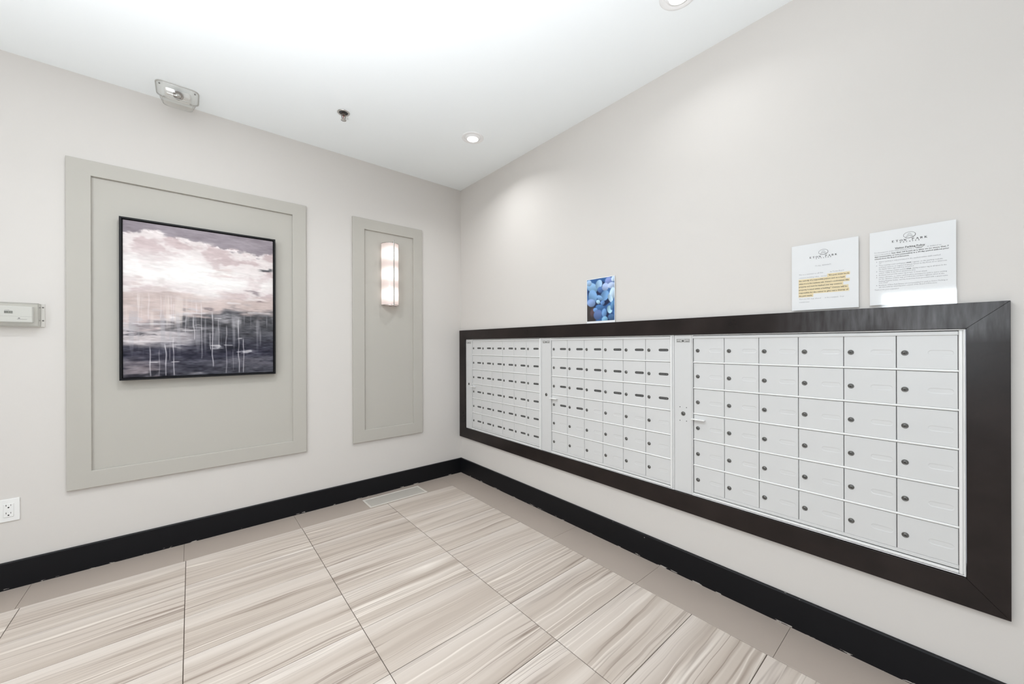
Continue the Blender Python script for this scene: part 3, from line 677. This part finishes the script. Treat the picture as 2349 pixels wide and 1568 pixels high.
# pet notice
yL, zT = -2.669, 1.6605
n1 = sheet('white notice with a yellow highlighted paragraph standing on the frame', yL, zT, 1.382)
link('crest_and_heading', logo_mesh(-0.0089, yL, zT, 0.108, 0.0415, 0.0585, 0.0650), M_INK, n1)
S0 = 0.0255
reg = [('TO ALL: RESIDENTS', 0.107, 0.098, 0.0062, 0.052, 0, 1), ('This is a reminder to all that', S0, 0.1285, 0.0066, 0.082, 0, 0), ('by Tenant Board', 0.130, 0.1285, 0.0066, 0.042, 0, 0),
       ('common building rules,  except', S0, 0.1425, 0.0066, 0.094, 0, 0), ('There are NO dogs allowed', S0, 0.2335, 0.0066, 0.074, 0, 0), ('in the courtyard.  Your', 0.113, 0.2335, 0.0066, 0.060, 0, 0), ('cooperation please.', S0, 0.2460, 0.0066, 0.037, 0, 0)]
bold = [('"If a pet must be in', 0.1245, 0.1425, 0.0072, 0.064, 1, 0), ('the custody of a responsible person and on a leash', S0, 0.1555, 0.0072, 0.150, 1, 0), ("unless it is in the residents unit. Owner's condominium title", S0, 0.1685, 0.0072, 0.162, 1, 0),
        ('property and must be leashed over any common', S0, 0.1810, 0.0072, 0.141, 1, 0), ('property located within a building." Owners will be', S0, 0.1940, 0.0072, 0.157, 1, 0), ('responsible for the owner to give out a cleanup of', S0, 0.2070, 0.0072, 0.160, 1, 0), ("the pet's waste.", S0, 0.2200, 0.0072, 0.046, 1, 0)]
b_ = MB()
for (s, t, wd) in ((0.1220, 0.1425, 0.069), (S0, 0.1555, 0.153), (S0, 0.1685, 0.165), (S0, 0.1810, 0.145), (S0, 0.1940, 0.161), (S0, 0.2070, 0.163), (S0, 0.2200, 0.049)):
    b_.poly([(-0.0087, yL - s + 0.0015, zT - t - 0.0038), (-0.0087, yL - s - wd, zT - t - 0.0038), (-0.0087, yL - s - wd, zT - t + 0.0090), (-0.0087, yL - s + 0.0015, zT - t + 0.0090)])
link('highlighter_mark', mesh_of(b_, 'highlighter_mark', M_YEL), M_YEL, n1)
link('printed_text', text_mesh(reg, -0.0089, yL, zT), M_INKG, n1)
link('bold_text', text_mesh(bold, -0.0089, yL, zT), M_INK, n1)
# visitor parking notice
yL, zT = -2.9175, 1.6635
n2 = sheet('white visitor parking policy notice with small print, right of the highlighted one', yL, zT, 1.385)
link('crest_and_heading', logo_mesh(-0.0089, yL, zT, 0.106, 0.0285, 0.0445, 0.0515), M_INK, n2)
bold = [('Visitor Parking Policy', 0.1065, 0.0735, 0.0082, 0.076, 1, 1), ('"visitor"', 0.120, 0.0810, 0.0066, 0.020, 1, 0), ('less than 24 hours at a time on no more than 7', 0.060, 0.0892, 0.0068, 0.140, 1, 0), ('days (consecutive or non-consecutive) in a 30-day period without prior', 0.0135, 0.0970, 0.0068, 0.187, 1, 0),
        ('consent from the Board of Directors.', 0.0135, 0.1050, 0.0068, 0.092, 1, 0), ('must', 0.0985, 0.1305, 0.0062, 0.012, 1, 0), ('must', 0.0985, 0.1530, 0.0062, 0.012, 1, 0)]
B0 = 0.0255
reg = [('For the purposes of this visitor parking policy, a', 0.0135, 0.0810, 0.0062, 0.104, 0, 0), ('is defined as:', 0.150, 0.0810, 0.0062, 0.034, 0, 0), ('someone who parks for', 0.0135, 0.0892, 0.0062, 0.044, 0, 0),
       ('Visitor parking is only permitted in the marked visitor stalls marked', B0, 0.1165, 0.0062, 0.155, 0, 0), ('"V".', B0, 0.1235, 0.0062, 0.008, 0, 0),
       ('Those requiring a visitor parking pass', B0, 0.1305, 0.0062, 0.071, 0, 0), ('register on the parking website', 0.113, 0.1305, 0.0062, 0.073, 0, 0), ('and have visitors or registered guests listed on the front door intercom', B0, 0.1380, 0.0062, 0.170, 0, 0), ('the display visitor signs until they are parked.', B0, 0.1450, 0.0062, 0.092, 0, 0),
       ('Those requiring a visitor permit', B0, 0.1530, 0.0062, 0.071, 0, 0), ('display a visitor tag at all times in the', 0.113, 0.1530, 0.0062, 0.082, 0, 0), ('vehicle visible in the front windshield area.', B0, 0.1600, 0.0062, 0.096, 0, 0),
       ('Residents must provide visitor tag at least 12 hours ahead.', B0, 0.1675, 0.0062, 0.124, 0, 0), ('Unless otherwise, no visitor parked will be permitted to park in visitor parking', B0, 0.1755, 0.0062, 0.170, 0, 0), ('for the duration of their stay, provided the resident registers when in the', B0, 0.1825, 0.0062, 0.164, 0, 0),
       ('Parking Register folder, and the board has been provided with a guest name', B0, 0.1905, 0.0062, 0.172, 0, 0), ('to be towed.', B0, 0.1970, 0.0062, 0.024, 0, 0), ('Residents of Eton Park Estates are not permitted to park in Visitor Parking at', B0, 0.2060, 0.0062, 0.172, 0, 0),
       ('any time without obtaining prior consent of the Board of Directors.', B0, 0.2130, 0.0062, 0.148, 0, 0), ('Thank you for your cooperation.', 0.0135, 0.2225, 0.0062, 0.066, 0, 0)]
me = text_mesh(reg, -0.0089, yL, zT); link('printed_text', me, M_INKG, n2)
me = text_mesh(bold, -0.0089, yL, zT)
b_ = MB(); b_.bm.from_mesh(me)
b_.poly([(-0.0089, yL - 0.0685, zT - 0.0745), (-0.0089, yL - 0.1445, zT - 0.0745), (-0.0089, yL - 0.1445, zT - 0.0750), (-0.0089, yL - 0.0685, zT - 0.0750)])
for t in (0.1145, 0.1285, 0.1510, 0.1655, 0.1735, 0.2040):
    b_.lathe([(0.0001, 0), (0.0010, 0)], (-0.0089, yL - 0.0195, zT - t), axis='x', n=8)
link('bold_text', mesh_of(b_, 'bold_text', M_INK), M_INK, n2)
# blue petals print
def petals(nu, nv):
    v, u = np.meshgrid(np.linspace(0, 1, nv), np.linspace(0, 1, nu), indexing='ij')
    img = np.zeros((nv, nu, 3)) + np.array((70, 104, 150.0)); img += (fbm(u * 5, v * 7, 201)[..., None] - 0.5) * 80
    r_ = np.random.default_rng(5)
    def blob(cu, cv, ru, rv, an, col, soft=0.12):
        nonlocal img
        du, dv = (u - cu), (v - cv) * 1.28; x = du * math.cos(an) + dv * math.sin(an); y = -du * math.sin(an) + dv * math.cos(an)
        d = np.sqrt((x / ru) ** 2 + (y / rv) ** 2); a = (1 - sm(1 - soft, 1 + soft, d))[..., None]
        shade = (1 - 0.28 * np.clip((x / ru + y / rv) * 0.5 + 0.3, 0, 1))[..., None]
        img = img * (1 - a) + np.array(col, float) * shade * a
    blob(.10, .88, .24, .42, 0, (74, 58, 52), .2); blob(.22, .80, .1, .14, .2, (112, 84, 84), .4)
    for c in ((.42, .30, .10, .16), (.62, .18, .08, .16), (.40, .62, .16, .14), (.80, .52, .08, .22), (.10, .30, .07, .14), (.62, .55, .12, .12), (.78, .88, .16, .14)): blob(*c, r_.random() * 3, (28, 48, 84), .35)
    for c in ((.20, .20, .22, .14, .5, (166, 196, 226)), (.22, .40, .20, .16, 1.2, (150, 182, 220)), (.16, .56, .16, .12, .2, (160, 178, 218)), (.45, .14, .14, .12, 2.0, (186, 212, 238)), (.50, .27, .10, .09, .4, (110, 134, 184)),
              (.80, .10, .13, .13, .6, (158, 166, 214)), (.68, .22, .12, .12, 1.0, (196, 206, 238)), (.90, .20, .14, .09, 0, (206, 214, 240)), (.66, .42, .17, .14, 2.4, (140, 174, 214)), (.48, .46, .12, .07, .6, (152, 184, 222)),
              (.92, .40, .10, .20, .2, (218, 232, 246)), (.86, .50, .07, .14, 2.6, (206, 226, 244)), (.42, .55, .08, .06, .5, (200, 226, 242)), (.58, .58, .08, .07, 0, (126, 158, 206)), (.48, .68, .16, .08, .2, (92, 130, 178)),
              (.32, .74, .09, .07, .4, (134, 168, 216)), (.40, .85, .14, .16, .8, (116, 132, 176)), (.64, .82, .09, .13, 0, (134, 168, 212)), (.83, .75, .09, .12, 2.9, (196, 226, 242)), (.92, .66, .06, .14, .2, (120, 158, 196)),
              (.66, .97, .11, .09, 0, (152, 192, 220)), (.88, .93, .11, .10, .5, (94, 120, 156)), (.08, .08, .10, .09, .6, (186, 206, 232)), (.96, .06, .07, .08, 0, (222, 232, 248))): blob(*c)
    img = (img - 128) * 1.12 + 116 + np.array((-10, 0, 6.0))
    return np.clip(img, 0, 255) / 255
yL, zT, Wc = -1.5465, 1.6645, 0.2185
cd = thing('flower_print', (-0.008, yL - Wc / 2, 1.3745), 'glossy photo print of blue petals leaning on the wall above the mailboxes', 'picture')
b_ = MB(); b_.box((-0.0065, yL, 1.3750), (-0.0078, yL - Wc, zT)); b_.build('card_backing', M_PAPER, cd)
b = 0.003
painted_grid('printed_face', cd, attr_mat('glossy_print', 0.3, coat=0.3), (-0.0082, yL - b, zT - b), (0, -(Wc - 2 * b), 0), (0, 0, -(zT - 1.3885 - b)), 96, 124, petals(96, 124))

# ------------------------------------------------------------------ ceiling fixtures
def downlight(x, y, label):
    t = thing('recessed_downlight', (x, y, H), label, 'ceiling light', 'recessed downlights in the white ceiling')
    b = MB(); b.lathe([(0.079, 0), (0.079, -0.003), (0.074, -0.0055), (0.060, -0.0050), (0.054, 0.0)], (x, y, H), n=40); b.build('trim_ring', M_TRIMW, t)
    b = MB(); b.lathe([(0.056, -0.0005), (0.050, -0.009), (0.040, -0.012)], (x, y, H), n=32); b.build('gimbal_ring', M_TRIMW, t)
    b = MB(); b.lathe([(0.0405, -0.0115), (0.034, -0.0135), (0.001, -0.0145)], (x, y, H), n=28); b.build('lens', M_LENS, t)
downlight(DL[0][0], DL[0][1], 'lit recessed ceiling light near the wall corner')
downlight(DL[1][0], DL[1][1], 'recessed ceiling light cut off by the top edge above the mailbox wall')

SPX, SPY = -1.254, -0.570
sp = thing('fire_sprinkler', (SPX, SPY, H), 'small chrome fire sprinkler head on the ceiling', 'sprinkler')
b_ = MB(); b_.lathe([(0.038, 0), (0.038, -0.002), (0.034, -0.0055), (0.028, -0.0045), (0.026, -0.001)], (SPX, SPY, H), n=32); b_.build('escutcheon', M_CHROME, sp)
b_ = MB(); b_.lathe([(0.0265, -0.0012), (0.0265, -0.0022), (0.012, -0.0022)], (SPX, SPY, H), n=28, cap0=True); b_.build('cup', M_SLOT, sp)
b_ = MB(); b_.lathe([(0.013, -0.001), (0.013, -0.012), (0.009, -0.016), (0.009, -0.019)], (SPX, SPY, H), n=6, cap1=True, smooth=False)
for s in (-1, 1):
    b_.prism([(SPX + s * 0.0085, SPY - 0.003, H - 0.017), (SPX + s * 0.0135, SPY - 0.003, H - 0.022), (SPX + s * 0.0095, SPY - 0.003, H - 0.042), (SPX + s * 0.002, SPY - 0.003, H - 0.047), (SPX + s * 0.002, SPY - 0.003, H - 0.043), (SPX + s * 0.0065, SPY - 0.003, H - 0.038), (SPX + s * 0.0100, SPY - 0.003, H - 0.024)], (0, 0.006, 0))
b_.build('frame_arms', M_BRONZE, sp)
b_ = MB(); b_.lathe([(0.0025, -0.019), (0.0025, -0.042)], (SPX, SPY, H), n=10); b_.build('glass_bulb', mat('bulb_red', (0.25, 0.03, 0.02, 1), 0.15), sp)
b_ = MB(); b_.lathe([(0.004, -0.045), (0.0165, -0.0475), (0.0165, -0.049), (0.004, -0.050)], (SPX, SPY, H), n=18, cap0=True, cap1=True); b_.build('deflector', M_CHROME, sp)

DVX, DVY = -2.066, -0.135
dv_ = thing('ceiling_strobe', (DVX, DVY, H), 'clear plastic alarm strobe with a dark ringed lens on the ceiling', 'alarm')
def rrect(hx, hy, r, z, n=5, cy=0.0):
    out = []
    for cx_, cy_, a in ((1, 1, 0), (-1, 1, 90), (-1, -1, 180), (1, -1, 270)):
        for k in range(n + 1):
            an = math.radians(a + 90 * k / n); out.append((DVX + cx_ * (hx - r) + r * math.cos(an), DVY + cy + cy_ * (hy - r) + r * math.sin(an), H + z))
    return out
b_ = MB(); b_.loft([rrect(0.095, 0.092, 0.035, -0.0002), rrect(0.096, 0.093, 0.035, -0.006), rrect(0.092, 0.089, 0.035, -0.010), rrect(0.086, 0.082, 0.035, -0.016), rrect(0.076, 0.070, 0.032, -0.048), rrect(0.068, 0.060, 0.028, -0.064), rrect(0.056, 0.048, 0.022, -0.068)], cap0=False)
b_.build('clear_cover', M_CLEAR, dv_)
M_RIM = mat('cover_rim_plastic', (0.50, 0.495, 0.47, 1), 0.3)
b_ = MB(); b_.loft([rrect(0.0975, 0.0945, 0.035, -0.0002), rrect(0.0975, 0.0945, 0.035, -0.0042), rrect(0.093, 0.090, 0.035, -0.0042), rrect(0.093, 0.090, 0.035, -0.0002)], cap0=False, cap1=False); b_.build('cover_rim', M_RIM, dv_)
b_ = MB(); b_.loft([rrect(0.0688, 0.0608, 0.028, -0.0630), rrect(0.0688, 0.0608, 0.028, -0.0655), rrect(0.066, 0.058, 0.027, -0.0665), rrect(0.066, 0.058, 0.027, -0.0640)], cap0=False, cap1=False); b_.build('lower_edge', M_RIM, dv_)
for sx2, sy2 in ((-0.078, -0.060), (0.078, -0.060)):
    b_ = MB(); b_.lathe([(0.004, -0.004), (0.004, -0.008), (0.0005, -0.0095)], (DVX + sx2, DVY + sy2, H), n=10); b_.build('screw', M_LOCK, dv_)
b_ = MB(); b_.loft([rrect(0.060, 0.045, 0.015, -0.0005, cy=0.012), rrect(0.058, 0.043, 0.015, -0.022, cy=0.012), rrect(0.050, 0.036, 0.012, -0.026, cy=0.012)], cap0=False); b_.build('housing', M_WHITEPL, dv_)
ax = Vector((0, -0.86, -0.51)).normalized(); e1 = Vector((1, 0, 0)); e2 = ax.cross(e1)
lc = Vector((DVX + 0.002, DVY - 0.042, H - 0.036))
b_ = MB(); b_.lathe([(0.020, -0.012), (0.0235, 0.0), (0.0215, 0.006), (0.0185, 0.006), (0.016, 0.0)], lc, axis=(ax, e1, e2), n=26); b_.build('lens_ring', M_BRONZE, dv_)
b_ = MB(); b_.lathe([(0.0165, 0.0), (0.013, 0.005), (0.007, 0.0085), (0.0005, 0.0095)], lc, axis=(ax, e1, e2), n=22); b_.build('lens', M_CHROME, dv_)

# ------------------------------------------------------------------ floor vent
vx0, vx1, vy0, vy1 = -0.975, -0.497, -0.252, -0.074
vt = thing('floor_vent', ((vx0 + vx1) / 2, (vy0 + vy1) / 2, 0), 'long beige floor register beside the left baseboard', 'vent')
b_ = MB(); fr = 0.014
for a, b in (((vx0, vy0, 0.0), (vx1, vy0 + fr, 0.005)), ((vx0, vy1 - fr, 0.0), (vx1, vy1, 0.005)), ((vx0, vy0 + fr, 0.0), (vx0 + fr, vy1 - fr, 0.005)), ((vx1 - fr, vy0 + fr, 0.0), (vx1, vy1 - fr, 0.005))): b_.box(a, b, bev=0.0015)
b_.build('vent_frame', M_VENT, vt)
b_ = MB(); b_.box((vx0 + fr, vy0 + fr, 0.0), (vx1 - fr, vy1 - fr, 0.0008))
b_.build('vent_pan', mat('vent_shadow_grey', (0.30, 0.28, 0.255, 1), 0.6), vt)
b_ = MB()
ns = 30
for k in range(ns):
    yy = vy0 + fr + (k + 0.5) * (vy1 - vy0 - 2 * fr) / ns; b_.box((vx0 + fr, yy - 0.0021, 0.0008), (vx1 - fr, yy + 0.0021, 0.0032))
stuff(b_.build('louvres', M_VENTIN, vt))

# ------------------------------------------------------------------ thermostat in its guard, outlet
tb = thing('thermostat', (-2.74, 0, 1.345), 'white thermostat inside a clear locking guard at the left edge', 'thermostat')
gx0, gx1, gz0, gz1 = -2.880, -2.612, 1.337, 1.461
b_ = MB(); b_.box((gx0 - 0.012, -0.0002, gz0), (gx1 + 0.012, -0.004, gz1), bev=0.0015); b_.build('guard_base', mat('guard_base_plastic', (0.66, 0.64, 0.60, 1), 0.4), tb)
b_ = MB()
for a, b in (((gx0, -0.004, gz0 + 0.002), (gx1, -0.046, gz0 + 0.006)), ((gx0, -0.004, gz1 - 0.006), (gx1, -0.046, gz1 - 0.002)), ((gx0, -0.004, gz0 + 0.006), (gx0 + 0.004, -0.046, gz1 - 0.006)), ((gx1 - 0.004, -0.004, gz0 + 0.006), (gx1, -0.046, gz1 - 0.006)), ((gx0, -0.0425, gz0 + 0.006), (gx1, -0.046, gz1 - 0.006))):
    b_.box(a, b, bev=0.001)
b_.build('clear_guard', M_CLEAR, tb)
M_EDGE = mat('guard_edge_shadow', (0.33, 0.315, 0.285, 1), 0.4)  # dark strips painting the shadow lines along the guard's edges
b_ = MB(); b_.box((gx0, -0.0445, gz1 - 0.0035), (gx1, -0.0463, gz1 - 0.0015)); b_.build('guard_edge_shadow', M_EDGE, tb)
b_ = MB(); b_.box((gx0, -0.0445, gz0 + 0.0015), (gx1, -0.0463, gz0 + 0.0035)); b_.build('guard_edge_shadow', M_EDGE, tb)
b_ = MB(); b_.box((gx1 - 0.0028, -0.0445, gz0 + 0.0035), (gx1 - 0.0010, -0.0463, gz1 - 0.0035)); b_.build('guard_edge_shadow', M_EDGE, tb)
b_ = MB(); b_.box((-2.862, -0.004, 1.360), (-2.636, -0.034, 1.442), bev=0.004, seg=2); th = b_.build('thermostat_body', M_WHITEPL, tb)
b_ = MB(); b_.box((-2.7255, -0.0338, 1.404), (-2.6985, -0.0348, 1.4165)); lc_ = b_.build('display', M_LCD, th)
b_ = MB()
for x in (-2.713, -2.707, -2.702): b_.box((x, -0.0347, 1.4065), (x + 0.0035, -0.0351, 1.4145))
b_.build('digit', M_LCDINK, lc_) if False else b_.build('digits', M_LCDINK, th)
b_ = MB(); b_.box((-2.86, -0.0339, 1.389), (-2.638, -0.0345, 1.3905)); b_.build('seam', mat('seam_grey', (0.55, 0.55, 0.53, 1), 0.5), th)
b_ = MB(); b_.box((-2.682, -0.0338, 1.379), (-2.6755, -0.0345, 1.3825)); b_.box((-2.685, -0.0338, 1.3745), (-2.653, -0.0343, 1.3758)); b_.box((-2.7245, -0.0338, 1.4205), (-2.709, -0.0343, 1.4218)); b_.build('printed_mark', M_INK, th)
for z in (1.441, 1.372):
    b_ = MB(); b_.lathe([(0.0035, 0), (0.003, -0.0015), (0.0003, -0.002)], (gx1 + 0.0062, -0.004, z), axis='y', n=12); b_.build('screw', M_LOCK, tb)

ox0, ox1, oz0, oz1 = -2.755, -2.684, 0.344, 0.459
ot = thing('power_outlet', ((ox0 + ox1) / 2, 0, oz0), 'white double socket plate low on the wall at the left edge', 'outlet')
b_ = MB(); b_.box((ox0, 0, oz0), (ox1, -0.006, oz1), bev=0.0025, seg=2); b_.build('cover_plate', M_WHITEPL, ot)
oc = (ox0 + ox1) / 2
b_ = MB(); b_.box((oc - 0.0165, -0.006, oz0 + 0.024), (oc + 0.0165, -0.0085, oz1 - 0.024), bev=0.001); fc = b_.build('receptacle_face', M_WHITEPL, ot)
for zc in (0.3835, 0.4225):
    b_ = MB(); b_.box((oc - 0.0085, -0.0084, zc + 0.001), (oc - 0.0065, -0.0088, zc + 0.0095)); b_.box((oc + 0.0065, -0.0084, zc + 0.001), (oc + 0.0080, -0.0088, zc + 0.0085))
    b_.lathe([(0.0032, -0.0086), (0.0002, -0.0089)], (oc, 0, zc - 0.006), axis='y', n=12); b_.build('socket', M_KEYWAY, fc)
